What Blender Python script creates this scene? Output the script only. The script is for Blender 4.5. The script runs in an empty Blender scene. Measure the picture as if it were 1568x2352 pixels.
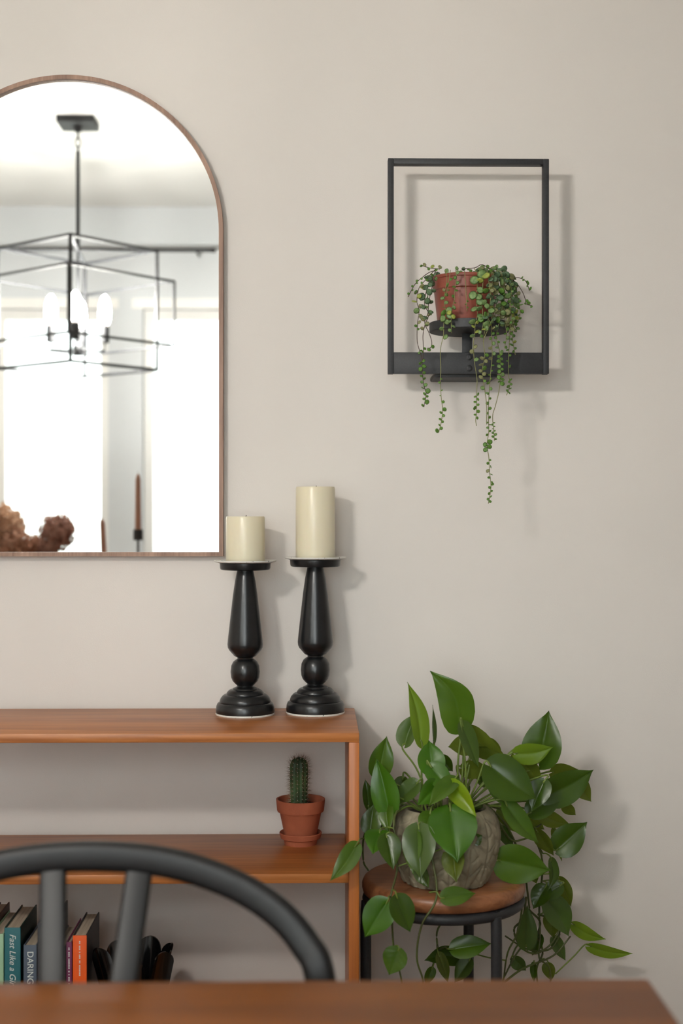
import bpy, bmesh, math, random
from mathutils import Vector, Matrix
random.seed(7)
scene = bpy.context.scene
col = scene.collection
PI = math.pi
V = Vector

# ------------------------------------------------------------------ camera, world, exposure
F = 3200.0                       # focal length in pixels of a 1568x2352 frame
CAM = V((0.0, -2.86, 1.27))
YAW = math.atan(59 / F)
cd = bpy.data.cameras.new('camera')
cam = bpy.data.objects.new('camera', cd); col.objects.link(cam)
cam.location = CAM
cam.rotation_euler = (PI/2, 0, -YAW)
cd.sensor_fit = 'HORIZONTAL'; cd.sensor_width = 24.0; cd.lens = 24.0 * F / 1568
cd.clip_start = 0.02
cd.dof.use_dof = True; cd.dof.focus_distance = 2.74; cd.dof.aperture_fstop = 2.7
scene.camera = cam

SKY = 7.0
BULB = 300.0
world = bpy.data.worlds.new('overcast_sky'); scene.world = world
world.use_nodes = True
bg = world.node_tree.nodes['Background']
bg.inputs[0].default_value = (0.94, 0.97, 1.0, 1); bg.inputs[1].default_value = SKY

scene.view_settings.view_transform = 'Standard'
scene.view_settings.look = 'None'
scene.view_settings.gamma = 1.0
scene.view_settings.use_curve_mapping = False
scene.view_settings.exposure = 0.6

# ------------------------------------------------------------------ helpers
def at(px, py, y):
    """world point on the plane of constant y seen at a photo pixel"""
    u = (px - 784) / F; v = (1176 - py) / F
    c, s = math.cos(YAW), math.sin(YAW)
    d = V((u*c + s, c - u*s, v))
    return CAM + d * ((y - CAM.y) / d.y)
def S(px, y):                    # pixels to metres at depth y
    return px / F * (y - CAM.y)
MIRROR_Y = -0.018
def behind(px, py, y):           # a point of the room at depth y that the mirror shows at a pixel
    p = at(px, py, 2*MIRROR_Y - y)
    return V((p.x, y, p.z))

WL = {}
def wl(o): return WL.get(o.name, V((0, 0, 0))) if o else V((0, 0, 0))
def empty(name, label, cat, loc, group=None):
    o = bpy.data.objects.new(name, None); col.objects.link(o)
    o.empty_display_size = 0.05
    o.location = loc; WL[o.name] = V(loc)
    return tag(o, label, cat, group)
def tag(o, label=None, cat=None, group=None, kind=None):
    if label: o['label'] = label
    if cat: o['category'] = cat
    if group: o['group'] = group
    if kind: o['kind'] = kind
    return o
def fin(name, bm, mat, parent=None, smooth=False, angle=None, kind=None, label=None):
    """bmesh in world coordinates -> one mesh object"""
    bmesh.ops.recalc_face_normals(bm, faces=bm.faces)
    lo = V((1e9,)*3); hi = V((-1e9,)*3)
    for v in bm.verts:
        for i in range(3):
            lo[i] = min(lo[i], v.co[i]); hi[i] = max(hi[i], v.co[i])
    c = (lo + hi) / 2
    bmesh.ops.translate(bm, verts=bm.verts, vec=-c)
    me = bpy.data.meshes.new(name); bm.to_mesh(me); bm.free()
    me.materials.append(mat)
    if smooth:
        for p in me.polygons: p.use_smooth = True
        if angle: me.set_sharp_from_angle(angle=math.radians(angle))
    o = bpy.data.objects.new(name, me); col.objects.link(o)
    o.location = c - wl(parent); WL[o.name] = c
    if parent: o.parent = parent
    if kind: o['kind'] = kind
    if label: o['label'] = label
    return o
def link_copy(name, me, M, parent):
    o = bpy.data.objects.new(name, me); col.objects.link(o)
    o.parent = parent
    o.matrix_basis = Matrix.Translation(-wl(parent)) @ M
    WL[o.name] = M.to_translation()
    return o

def box(bm, lo, hi, bevel=0.0, seg=1, M=None):
    r = bmesh.ops.create_cube(bm, size=1.0)
    vs = r['verts']
    lo, hi = V(lo), V(hi)
    for v in vs:
        v.co = V([(lo[i]+hi[i])/2 + v.co[i]*(hi[i]-lo[i]) for i in range(3)])
    if M:
        for v in vs: v.co = M @ v.co
    if bevel:
        es = list({e for v in vs for e in v.link_edges})
        bmesh.ops.bevel(bm, geom=es, offset=bevel, segments=seg, affect='EDGES', profile=0.5)
    return bm
def boxo(name, lo, hi, mat, parent=None, bevel=0.0, seg=2, kind=None, M=None):
    return fin(name, box(bmesh.new(), lo, hi, bevel, seg, M), mat, parent, smooth=bevel > 0, angle=40, kind=kind)
def lathe(prof, centre, seg=48, bm=None, close=False):
    """prof = [(r, z)] ; radius 0 makes a pole"""
    bm = bm or bmesh.new(); rings = []
    for r, z in prof:
        if r < 1e-6:
            rings.append([bm.verts.new(V(centre) + V((0, 0, z)))])
        else:
            rings.append([bm.verts.new(V(centre) + V((r*math.cos(2*PI*k/seg), r*math.sin(2*PI*k/seg), z))) for k in range(seg)])
    pairs = list(zip(rings, rings[1:]))
    if close: pairs.append((rings[-1], rings[0]))
    for a, b in pairs:
        for k in range(seg):
            k2 = (k+1) % seg
            if len(a) == 1 and len(b) == 1: continue
            if len(a) == 1: bm.faces.new((a[0], b[k], b[k2]))
            elif len(b) == 1: bm.faces.new((a[k], a[k2], b[0]))
            else: bm.faces.new((a[k], a[k2], b[k2], b[k]))
    return bm
def catmull(pts, n=8):
    pts = [V(p) for p in pts]
    if len(pts) < 3: return [pts[0].lerp(pts[-1], i/n) for i in range(n+1)]
    P = [pts[0]*2-pts[1]] + pts + [pts[-1]*2-pts[-2]]
    out = []
    for i in range(1, len(P)-2):
        p0, p1, p2, p3 = P[i-1:i+3]
        for k in range(n):
            t = k/n
            out.append(0.5*((2*p1)+(p2-p0)*t+(2*p0-5*p1+4*p2-p3)*t*t+(3*p1-p0-3*p2+p3)*t**3))
    out.append(pts[-1])
    return out
def sweep(pts, section, bm=None, closed=False, up=V((0, 0, 1)), caps=True, scale=None):
    """sweep a closed 2D section [(a,b)] along points; a along the sideways axis, b along the up-like axis"""
    bm = bm or bmesh.new(); n = len(pts); rings = []
    for i, p in enumerate(pts):
        if closed: t = pts[(i+1) % n] - pts[i-1]
        else: t = pts[min(i+1, n-1)] - pts[max(i-1, 0)]
        t.normalize()
        u = up if abs(t.dot(up)) < 0.98 else V((0, 1, 0))
        a = t.cross(u).normalized(); b = a.cross(t).normalized()
        k = scale[i] if scale else 1.0
        rings.append([bm.verts.new(p + a*(x*k) + b*(y*k)) for x, y in section])
    m = len(section)
    rng = range(n if closed else n-1)
    for i in rng:
        A, B = rings[i], rings[(i+1) % n]
        for k in range(m):
            bm.faces.new((A[k], A[(k+1) % m], B[(k+1) % m], B[k]))
    if caps and not closed:
        bm.faces.new(rings[0]); bm.faces.new(list(reversed(rings[-1])))
    return bm
def circ(r, n=8, ry=None):
    return [(r*math.cos(2*PI*k/n), (ry or r)*math.sin(2*PI*k/n)) for k in range(n)]
def rrect(w, h, r, n=3):
    out = []
    for cx, cy, a0 in ((w/2-r, h/2-r, 0), (-w/2+r, h/2-r, 90), (-w/2+r, -h/2+r, 180), (w/2-r, -h/2+r, 270)):
        for k in range(n+1):
            a = math.radians(a0 + 90*k/n); out.append((cx+r*math.cos(a), cy+r*math.sin(a)))
    return out
def tube(pts, r, bm=None, n=8, closed=False, scale=None):
    return sweep([V(p) for p in pts], circ(r, n), bm, closed, scale=scale)

# ------------------------------------------------------------------ materials
def srgb(r, g, b):
    f = lambda c: ((c/255)/12.92 if c/255 <= 0.04045 else (((c/255)+0.055)/1.055)**2.4)
    return (f(r), f(g), f(b), 1)
def pmat(name, rgb, rough=0.5, metal=0.0, var=0.0, vscale=20.0, bump=0.0, bscale=200.0, rgb2=None, stretch=(1, 1, 1),
         sss=0.0, trans=0.0, spec=0.5, coat=0.0, contrast=(0.35, 0.65), detail=4.0):
    m = bpy.data.materials.new(name); m.use_nodes = True
    nt = m.node_tree; b = nt.nodes['Principled BSDF']
    b.inputs['Roughness'].default_value = rough; b.inputs['Metallic'].default_value = metal
    b.inputs['Specular IOR Level'].default_value = spec
    c1 = srgb(*rgb)
    b.inputs['Base Color'].default_value = c1
    if coat: b.inputs['Coat Weight'].default_value = coat; b.inputs['Coat Roughness'].default_value = 0.15
    if sss:
        b.inputs['Subsurface Weight'].default_value = sss
        b.inputs['Subsurface Radius'].default_value = (0.02, 0.014, 0.008)
        b.inputs['Subsurface Scale'].default_value = 0.6
    tc = nt.nodes.new('ShaderNodeTexCoord'); mp = nt.nodes.new('ShaderNodeMapping')
    mp.inputs['Scale'].default_value = stretch
    nt.links.new(tc.outputs['Object'], mp.inputs[0])
    if var or rgb2:
        nz = nt.nodes.new('ShaderNodeTexNoise'); nz.inputs['Scale'].default_value = vscale; nz.inputs['Detail'].default_value = detail
        nt.links.new(mp.outputs[0], nz.inputs['Vector'])
        rp = nt.nodes.new('ShaderNodeValToRGB')
        if rgb2: c2 = srgb(*rgb2)
        else: c2 = tuple(x*(1-var) for x in c1[:3]) + (1,)
        rp.color_ramp.elements[0].color = c2; rp.color_ramp.elements[1].color = c1
        rp.color_ramp.elements[0].position = contrast[0]; rp.color_ramp.elements[1].position = contrast[1]
        nt.links.new(nz.outputs['Fac'], rp.inputs[0]); nt.links.new(rp.outputs[0], b.inputs['Base Color'])
    if bump:
        n2 = nt.nodes.new('ShaderNodeTexNoise'); n2.inputs['Scale'].default_value = bscale; n2.inputs['Detail'].default_value = 3
        nt.links.new(mp.outputs[0], n2.inputs['Vector'])
        bp = nt.nodes.new('ShaderNodeBump'); bp.inputs['Strength'].default_value = bump; bp.inputs['Distance'].default_value = 0.002
        nt.links.new(n2.outputs['Fac'], bp.inputs['Height']); nt.links.new(bp.outputs[0], b.inputs['Normal'])
    if trans:                      # thin leaves let some light through
        tr = nt.nodes.new('ShaderNodeBsdfTranslucent'); mx = nt.nodes.new('ShaderNodeMixShader')
        mx.inputs[0].default_value = trans
        tr.inputs[0].default_value = tuple(min(1, x*1.5) for x in c1[:3]) + (1,)
        nt.links.new(b.outputs[0], mx.inputs[1]); nt.links.new(tr.outputs[0], mx.inputs[2])
        nt.links.new(mx.outputs[0], nt.nodes['Material Output'].inputs[0])
    return m
def wood(name, light, dark, axis=0, rough=0.38, fine=1.0):
    """grain runs along one axis"""
    m = bpy.data.materials.new(name); m.use_nodes = True
    nt = m.node_tree; b = nt.nodes['Principled BSDF']; L = nt.links.new
    tc = nt.nodes.new('ShaderNodeTexCoord')
    def noise(scale, stretch, detail):
        mp = nt.nodes.new('ShaderNodeMapping'); s = [scale]*3; s[axis] = scale*stretch
        mp.inputs['Scale'].default_value = s; L(tc.outputs['Object'], mp.inputs[0])
        n = nt.nodes.new('ShaderNodeTexNoise'); n.inputs['Scale'].default_value = 1; n.inputs['Detail'].default_value = detail
        n.inputs['Distortion'].default_value = 0.6
        L(mp.outputs[0], n.inputs['Vector']); return n
    a = noise(16*fine, 0.10, 4); c = noise(130*fine, 0.03, 3)
    mx = nt.nodes.new('ShaderNodeMath'); mx.operation = 'MULTIPLY_ADD'
    L(c.outputs['Fac'], mx.inputs[0]); mx.inputs[1].default_value = 0.5
    m2 = nt.nodes.new('ShaderNodeMath'); m2.operation = 'MULTIPLY'; L(a.outputs['Fac'], m2.inputs[0]); m2.inputs[1].default_value = 0.6
    L(m2.outputs[0], mx.inputs[2])
    rp = nt.nodes.new('ShaderNodeValToRGB')
    rp.color_ramp.elements[0].position = 0.36; rp.color_ramp.elements[1].position = 0.70
    rp.color_ramp.elements[0].color = srgb(*dark); rp.color_ramp.elements[1].color = srgb(*light)
    L(mx.outputs[0], rp.inputs[0]); L(rp.outputs[0], b.inputs['Base Color'])
    bp = nt.nodes.new('ShaderNodeBump'); bp.inputs['Strength'].default_value = 0.12; bp.inputs['Distance'].default_value = 0.001
    L(c.outputs['Fac'], bp.inputs['Height']); L(bp.outputs[0], b.inputs['Normal'])
    b.inputs['Roughness'].default_value = rough
    return m
def emit(name, rgb, strength):
    m = bpy.data.materials.new(name); m.use_nodes = True; nt = m.node_tree
    b = nt.nodes['Principled BSDF']; b.inputs['Base Color'].default_value = (1, 1, 1, 1)
    b.inputs['Emission Color'].default_value = rgb + (1,); b.inputs['Emission Strength'].default_value = strength
    return m

M_wall = pmat('wall_paint', (223, 217, 211), 0.75, var=0.03, vscale=2.5, bump=0.10, bscale=420, spec=0.3)
M_white = pmat('white_paint', (236, 236, 233), 0.5, var=0.02, vscale=3)
M_grey_wall = pmat('pale_grey_paint', (208, 213, 216), 0.7, var=0.02, vscale=3)
M_ceil = pmat('ceiling_paint', (230, 231, 228), 0.8, var=0.02, vscale=2)
M_floor = wood('floor_wood', (150, 112, 78), (104, 74, 50), axis=0, rough=0.35, fine=0.5)
M_teak_x = wood('teak_along', (190, 120, 62), (136, 76, 34), axis=0)
M_teak_z = wood('teak_upright', (190, 112, 50), (136, 72, 28), axis=2)
M_walnut = wood('mirror_wood', (172, 138, 118), (128, 98, 82), axis=2, rough=0.55, fine=1.5)
M_table = wood('table_wood', (142, 82, 26), (104, 56, 15), axis=0, rough=0.40)
M_table.node_tree.nodes['Principled BSDF'].inputs['Specular IOR Level'].default_value = 0.2
M_seat = wood('stool_seat_wood', (164, 108, 72), (112, 68, 42), axis=0, rough=0.35)
M_black_metal = pmat('black_metal', (44, 45, 48), 0.55, var=0.25, vscale=300, bump=0.12, bscale=900)
M_black_lacquer = pmat('black_turned_wood', (24, 25, 27), 0.28, var=0.3, vscale=40, bump=0.05, bscale=60)
M_chip_white = pmat('chipped_white_rim', (222, 220, 214), 0.5, rgb2=(20, 20, 20), vscale=160, contrast=(0.34, 0.37))
M_ivory = pmat('ivory_wax', (229, 220, 194), 0.30, sss=0.25, rgb2=(219, 208, 177), vscale=6, stretch=(1, 1, 0.25))
M_wick = pmat('wick', (60, 52, 44), 0.9)
M_terra = pmat('terracotta', (170, 94, 64), 0.8, rgb2=(146, 74, 48), vscale=14, bump=0.15, bscale=300)
M_plast = pmat('reddish_plastic', (154, 82, 64), 0.45, rgb2=(118, 54, 40), vscale=14)
M_soil = pmat('soil', (52, 38, 28), 0.95, rgb2=(26, 19, 14), vscale=160, bump=0.9, bscale=140)
M_cactus = pmat('cactus_skin', (66, 92, 48), 0.55, rgb2=(40, 58, 32), vscale=30)
M_spine = pmat('cactus_spines', (150, 128, 100), 0.6, rgb2=(74, 50, 40), vscale=20)
M_areole = pmat('areole_wool', (176, 172, 150), 0.9)
M_pot_grey = pmat('carved_stone', (152, 143, 120), 0.85, rgb2=(114, 106, 86), vscale=30, bump=0.5, bscale=170)
M_chair = pmat('chair_black_paint', (18, 18, 19), 0.45, spec=0.4, var=0.15, vscale=20)
M_gloss_black = pmat('black_glaze', (10, 10, 11), 0.12, coat=0.4)
M_paper = pmat('paper_edges', (206, 192, 170), 0.9, rgb2=(176, 160, 138), vscale=300, stretch=(1, 0.02, 0.02))
M_brass = pmat('brass_sleeve', (190, 140, 80), 0.35, metal=0.7)
M_taper = pmat('brown_taper_wax', (172, 124, 100), 0.5, var=0.1, vscale=20)
M_hyd = [pmat('dried_petal_tan', (220, 182, 154), 0.9, var=0.4, vscale=60, trans=0.2),
         pmat('dried_petal_brown', (200, 158, 134), 0.9, var=0.4, vscale=60, trans=0.2),
         pmat('dried_petal_dark', (184, 142, 126), 0.9, var=0.4, vscale=60, trans=0.2)]
M_stem_dry = pmat('dry_stem', (110, 84, 60), 0.8)
M_vase = pmat('vase_clay', (190, 184, 176), 0.6, var=0.1)
M_siding = pmat('siding_paint', (226, 226, 224), 0.6, var=0.03)
M_post = pmat('post_paint', (226, 225, 222), 0.6, var=0.03)
M_steel = pmat('dark_rod', (40, 40, 42), 0.4, metal=0.5)
def mirror_mat():
    m = bpy.data.materials.new('mirror_silver'); m.use_nodes = True
    b = m.node_tree.nodes['Principled BSDF']
    b.inputs['Base Color'].default_value = (0.93, 0.95, 0.94, 1); b.inputs['Metallic'].default_value = 1; b.inputs['Roughness'].default_value = 0.0
    return m
M_mirror = mirror_mat()
def glass_mat():
    m = bpy.data.materials.new('window_glass'); m.use_nodes = True; nt = m.node_tree
    nt.nodes.remove(nt.nodes['Principled BSDF'])
    t = nt.nodes.new('ShaderNodeBsdfTransparent'); g = nt.nodes.new('ShaderNodeBsdfGlossy'); g.inputs['Roughness'].default_value = 0.02
    t.inputs[0].default_value = (0.95, 0.97, 0.96, 1)
    fr = nt.nodes.new('ShaderNodeFresnel'); fr.inputs[0].default_value = 1.45
    mx = nt.nodes.new('ShaderNodeMixShader')
    nt.links.new(fr.outputs[0], mx.inputs[0]); nt.links.new(t.outputs[0], mx.inputs[1]); nt.links.new(g.outputs[0], mx.inputs[2])
    nt.links.new(mx.outputs[0], nt.nodes['Material Output'].inputs[0])
    return m
M_glass = glass_mat()

# ------------------------------------------------------------------ the room
XL, XR, YF, ZC = -2.9, 2.8, -3.88, 2.735
def struct(o): o['kind'] = 'structure'; return o
struct(boxo('wall_back', (XL, 0, 0), (XR, 0.12, ZC), M_wall))
struct(boxo('wall_left', (XL-0.12, YF, 0), (XL, 0.12, ZC), M_wall))
struct(boxo('wall_right', (XR, YF, 0), (XR+0.12, 0.12, ZC), M_wall))
struct(boxo('floor', (XL-0.12, YF-0.15, -0.1), (XR+0.12, 0.12, 0), M_floor))
struct(boxo('ceiling', (XL-0.12, YF-0.15, ZC), (XR+0.12, 0.12, ZC+0.1), M_ceil))
struct(boxo('baseboard_back', (XL, -0.014, 0), (XR, 0, 0.10), M_white, bevel=0.003))
# window wall behind the camera: two openings
W = [(-2.30, -0.995), (-0.83, 0.25)]
WZ0, WZ1 = 0.55, 2.245
bm = bmesh.new()
T = 0.15
xs = [XL, W[0][0], W[0][1], W[1][0], W[1][1], XR]
for a, b in ((0, 1), (2, 3), (4, 5)):
    box(bm, (xs[a], YF-T, 0), (xs[b], YF, ZC))
for a, b in W:
    box(bm, (a, YF-T, 0), (b, YF, WZ0)); box(bm, (a, YF-T, WZ1), (b, YF, ZC))
struct(fin('wall_front', bm, M_grey_wall))
for i, (a, b) in enumerate(W):
    bm = bmesh.new(); fw = 0.045
    y0, y1 = YF-0.11, YF-0.05
    box(bm, (a, y0, WZ0), (b, y1, WZ0+fw)); box(bm, (a, y0, WZ1-fw), (b, y1, WZ1))
    box(bm, (a, y0, WZ0+fw), (a+fw, y1, WZ1-fw)); box(bm, (b-fw, y0, WZ0+fw), (b, y1, WZ1-fw))
    w = struct(fin('window_%d' % (i+1), bm, M_white))
    ms = [(-1.56, -1.50)] if i == 0 else [(-0.03, 0.02)]
    for c0, c1 in ms:
        boxo('mullion', (c0, y0+0.005, WZ0+fw), (c1, y1-0.005, WZ1-fw), M_white, w)
    es = [a+fw] + [q for m_ in ms for q in m_] + [b-fw]
    for k in range(0, len(es), 2):
        boxo('pane', (es[k], y0+0.028, WZ0+fw), (es[k+1], y0+0.032, WZ1-fw), M_glass, w)
    boxo('window_sill', (a-0.04, YF, WZ0-0.03), (b+0.04, YF+0.05, WZ0), M_white, w, bevel=0.004)
    boxo('casing', (a-0.05, YF, WZ1), (b+0.05, YF+0.012, WZ1+0.05), M_white, w)
    # daylight portal in the opening (guides the sky light, gives none of its own)
    ld = bpy.data.lights.new('window_%d_daylight_offscreen' % (i+1), 'AREA'); ld.shape = 'RECTANGLE'; ld.size = b-a; ld.size_y = WZ1-WZ0
    ld.cycles.is_portal = True
    lo = bpy.data.objects.new('window_%d_daylight_offscreen' % (i+1), ld); col.objects.link(lo)
    lo.location = ((a+b)/2, YF-T-0.02, (WZ0+WZ1)/2); lo.rotation_euler = (PI/2, 0, 0)
# ground and the neighbouring house seen through the window
struct(boxo('ground', (-9, -12, -0.5), (9, YF-T-0.02, -0.35), pmat('lawn', (120, 130, 96), 0.95, var=0.4, vscale=5)))
house = empty('neighbour_house', 'white clapboard house outside the window', 'house', (-3.2, -6.4, -0.35))
boxo('wall', (-5.0, -7.6, -0.35), (-1.60, -6.42, 3.6), M_siding, house)
boxo('corner_board', (-1.66, -6.42, -0.35), (-1.58, -6.375, 3.6), M_siding, house)
p0 = None
for k in range(34):
    z = -0.33 + k*0.112
    if p0 is None:
        bm = bmesh.new()
        ys = [(-6.42, 0), (-6.385, 0), (-6.405, 0.114), (-6.42, 0.114)]
        A = [bm.verts.new((-4.98, y, z+h)) for y, h in ys]; B = [bm.verts.new((-1.66, y, z+h)) for y, h in ys]
        for q in range(4): bm.faces.new((A[q], A[(q+1) % 4], B[(q+1) % 4], B[q]))
        bm.faces.new(A); bm.faces.new(B[::-1])
        p0 = fin('siding_plank', bm, M_siding, house); base = WL[p0.name].copy()
    else:
        link_copy('siding_plank', p0.data, Matrix.Translation(base + V((0, 0, k*0.112))), house)

for k, (pa, pb) in enumerate(((350, 390), (458, 500))):
    xa, xb = behind(pa, 900, -5.0).x, behind(pb, 900, -5.0).x
    pp = empty('porch_post', ['pale square porch post outside the window, nearer the clapboard house', 'pale square porch post outside the window, farther from the clapboard house'][k], 'post', ((xa+xb)/2, -5.0, -0.35), 'porch posts outside the window')
    boxo('shaft', (xa, -5.08, -0.35), (xb, -5.0, 3.2), M_post, pp, bevel=0.006)
    boxo('post_base', (xa-0.02, -5.10, -0.35), (xb+0.02, -4.98, -0.15), M_post, pp, bevel=0.006)

# ------------------------------------------------------------------ bookcase
BY0, BY1 = -0.35, -0.03
TOPZ = 0.872; SH2 = 0.617; SH3 = 0.292; TH = 0.017
BX1 = at(825, 1800, BY0).x; BX0 = -1.35
case = empty('bookcase', 'long low teak bookcase with open shelves against the wall', 'bookcase', ((BX0+BX1)/2, -0.19, 0))
boxo('top_panel', (BX0, BY0, TOPZ-TH), (BX1, BY1, TOPZ), M_teak_x, case, bevel=0.002)
boxo('side_panel', (BX1-TH-0.002, BY0, 0.03), (BX1, BY1, TOPZ-TH), M_teak_z, case, bevel=0.0015)
boxo('side_panel', (BX0, BY0, 0.03), (BX0+TH+0.002, BY1, TOPZ-TH), M_teak_z, case, bevel=0.0015)
for z in (SH2, SH3):
    boxo('shelf', (BX0+TH+0.002, BY0+0.004, z-TH), (BX1-TH-0.002, BY1, z), M_teak_x, case, bevel=0.0015)
boxo('bottom_panel', (BX0+TH+0.002, BY0, 0.04), (BX1-TH-0.002, BY1, 0.04+TH), M_teak_x, case, bevel=0.0015)
boxo('plinth', (BX0+0.03, BY0+0.04, 0), (BX1-0.03, BY1-0.02, 0.03), M_teak_x, case)

# ------------------------------------------------------------------ arched mirror
mc = at(154, 528, -0.03); R = S(356, -0.03); zb = at(154, 1278, -0.03).z
mir = empty('arched_mirror', 'arched wall mirror with thin walnut frame', 'mirror', (mc.x, 0, zb))
def arch(r, zbot, n=72):
    pts = [V((mc.x - r, 0, zbot)), V((mc.x + r, 0, zbot))]
    pts += [V((mc.x + r*math.cos(PI*k/n), 0, mc.z + r*math.sin(PI*k/n))) for k in range(n+1)]
    return pts
fwid = 0.0085
ou = arch(R, zb); inn = arch(R-fwid, zb+fwid)
bm = bmesh.new(); n = len(ou)
def ring(pts, y): return [bm.verts.new(p + V((0, y, 0))) for p in pts]
r1, r2, r3, r4 = ring(ou, -0.001), ring(ou, -0.028), ring(inn, -0.028), ring(inn, -0.001)
for A, B in ((r1, r2), (r2, r3), (r3, r4), (r4, r1)):
    for k in range(n): bm.faces.new((A[k], A[(k+1) % n], B[(k+1) % n], B[k]))
fin('frame', bm, M_walnut, mir, smooth=True, angle=30)
bm = bmesh.new(); g = arch(R-fwid, zb+fwid)
f0 = [bm.verts.new(p + V((0, MIRROR_Y, 0))) for p in g]; f1 = [bm.verts.new(p + V((0, MIRROR_Y+0.005, 0))) for p in g]
bm.faces.new(f0); bm.faces.new(f1[::-1])
for k in range(n): bm.faces.new((f0[k], f0[(k+1) % n], f1[(k+1) % n], f1[k]))
fin('mirror_glass', bm, M_mirror, mir)

# ------------------------------------------------------------------ candlesticks and candles
KS = 1/3.92/F*2.75
HOLD = [(0, 2182), (262, 2182), (264, 2160), (260, 2120), (250, 2094), (240, 2086), (228, 2084), (230, 2070), (220, 2044), (200, 2020), (186, 2012), (168, 2010),
        (166, 1996), (152, 1978), (138, 1968), (116, 1966), (110, 1954), (92, 1946), (76, 1938), (72, 1930), (92, 1912), (115, 1885), (128, 1850), (132, 1800),
        (126, 1745), (108, 1708), (86, 1690), (70, 1682), (72, 1668), (92, 1660), (108, 1646), (112, 1636), (122, 1630), (126, 1622), (146, 1600),
        (157, 1575), (160, 1545), (154, 1480), (134, 1300), (112, 1100), (92, 960), (78, 885), (74, 866), (74, 856)]
def holder(px, pyc, y, label, vs):
    c = at(px, pyc, y); c.z = TOPZ
    t = empty('candlestick', label, 'candlestick', c, None)
    z = lambda v: (2182 - v)*KS*vs + 0.003
    fin('turned_stem', lathe([(r*KS, z(v)) for r, v in HOLD], c, 56), M_black_lacquer, t, smooth=True, angle=55)
    fin('base_rim', lathe([(0.2*KS, 0), (264*KS, 0), (267*KS, 0.0012), (264*KS, 0.0035), (0.2*KS, 0.0034)], c, 56), M_chip_white, t, smooth=True, angle=50)
    d = [(0, z(858)), (208, z(858)), (222, z(852)), (227, z(836)), (229, z(796)), (256, z(786)), (256, z(780)), (240, z(782)), (0, z(784))]
    fin('dish', lathe([(r*KS, zz) for r, zz in d], c, 56), M_black_lacquer, t, smooth=True, angle=40)
    d = [(254*KS, z(788)), (274*KS, z(782)), (280*KS, z(774)), (278*KS, z(768)), (270*KS, z(771)), (256*KS, z(779))]
    fin('dish_rim', lathe(d, c, 56, close=True), M_chip_white, t, smooth=True, angle=60)
    return c, z(783)
def candle(c, z0, h, r, label):
    bm = bmesh.new(); seg = 48
    prof = [(0, 0), (r*0.985, 0), (r, 0.003), (r, h*0.5), (r*0.995, h-0.004), (r*0.96, h), (r*0.86, h-0.001), (r*0.6, h-0.004), (0.0, h-0.005)]
    lathe(prof, c + V((0, 0, z0)), seg, bm)
    for v in bm.verts:                       # the wax leans and dents a little
        dx, dy = v.co.x-c.x, v.co.y-c.y; a = math.atan2(dy, dx)
        k = 1 + 0.010*math.sin(3*a+1) + 0.006*math.sin(5*a+h*30)
        v.co.x = c.x + dx*k; v.co.y = c.y + dy*k
    t = empty('pillar_candle', label, 'candle', c + V((0, 0, z0)))
    fin('wax', bm, M_ivory, t, smooth=True, angle=50)
    fin('wick', tube([c+V((0, 0, z0+h-0.006)), c+V((0.001, 0, z0+h-0.001)), c+V((0.002, 0.001, z0+h+0.002))], 0.0008, n=6), M_wick, t)
c1, z1 = holder(563, 1640, -0.113, 'black turned candlestick holding the shorter candle', 0.968)
candle(c1, z1, 0.0895, 0.0385, 'short ivory pillar candle on the candlestick nearer the mirror')
c2, z2 = holder(724, 1638, -0.098, 'black turned candlestick holding the taller candle', 0.988)
candle(c2, z2, 0.142, 0.0390, 'tall ivory pillar candle on the candlestick at the bookcase end')

# ------------------------------------------------------------------ wall planter with trailing plant
PY = -0.118
def PX(px, py, y=PY): return at(px, py, y)
A = PX(891, 363); B = PX(1260.5, 858.5)
x0, x1, zt, zb_ = A.x, B.x, A.z, B.z
pl = empty('wall_planter', 'black metal rectangular frame planter hung on the wall', 'planter', ((x0+x1)/2, 0, zb_))
fb = 0.0112; dp = 0.022; bz = PX(1000, 809).z
boxo('frame_bar', (x0, PY, zb_), (x0+fb, PY+dp, zt), M_black_metal, pl, bevel=0.0008)
boxo('frame_bar', (x1-fb, PY, zb_), (x1, PY+dp, zt), M_black_metal, pl, bevel=0.0008)
boxo('frame_bar', (x0+fb, PY, zt-fb), (x1-fb, PY+dp, zt), M_black_metal, pl, bevel=0.0008)
boxo('front_panel', (x0+fb, PY+0.001, zb_), (x1-fb, PY+0.016, bz), M_black_metal, pl, bevel=0.0008)
hx0, hx1 = PX(993, 862, -0.06).x, PX(1136, 862, -0.06).x
boxo('wall_bracket', (hx0, PY+0.016, zb_-0.006), (hx1, 0.0, zb_+0.004), M_black_metal, pl, bevel=0.003)
TY = -0.120
tc_ = PX(1077, 740, TY); tr = S(91.5, TY)
tz0 = at(1077, 751, TY-tr).z; tz1 = at(1077, 730, TY-tr).z
tcx = V((tc_.x, TY, 0))
fin('tray', lathe([(0, tz0), (tr-0.001, tz0), (tr, tz0+0.001), (tr, tz1), (tr-0.002, tz1), (tr-0.002, tz0+0.003), (0, tz0+0.003)], tcx, 64), M_black_metal, pl, smooth=True, angle=40)
sx0, sx1 = PX(1063, 790).x, PX(1086, 790).x
boxo('tray_post', (sx0, PY+0.0165, bz-0.036), (sx1, PY+0.0205, tz0), M_black_metal, pl, bevel=0.0006)
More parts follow.
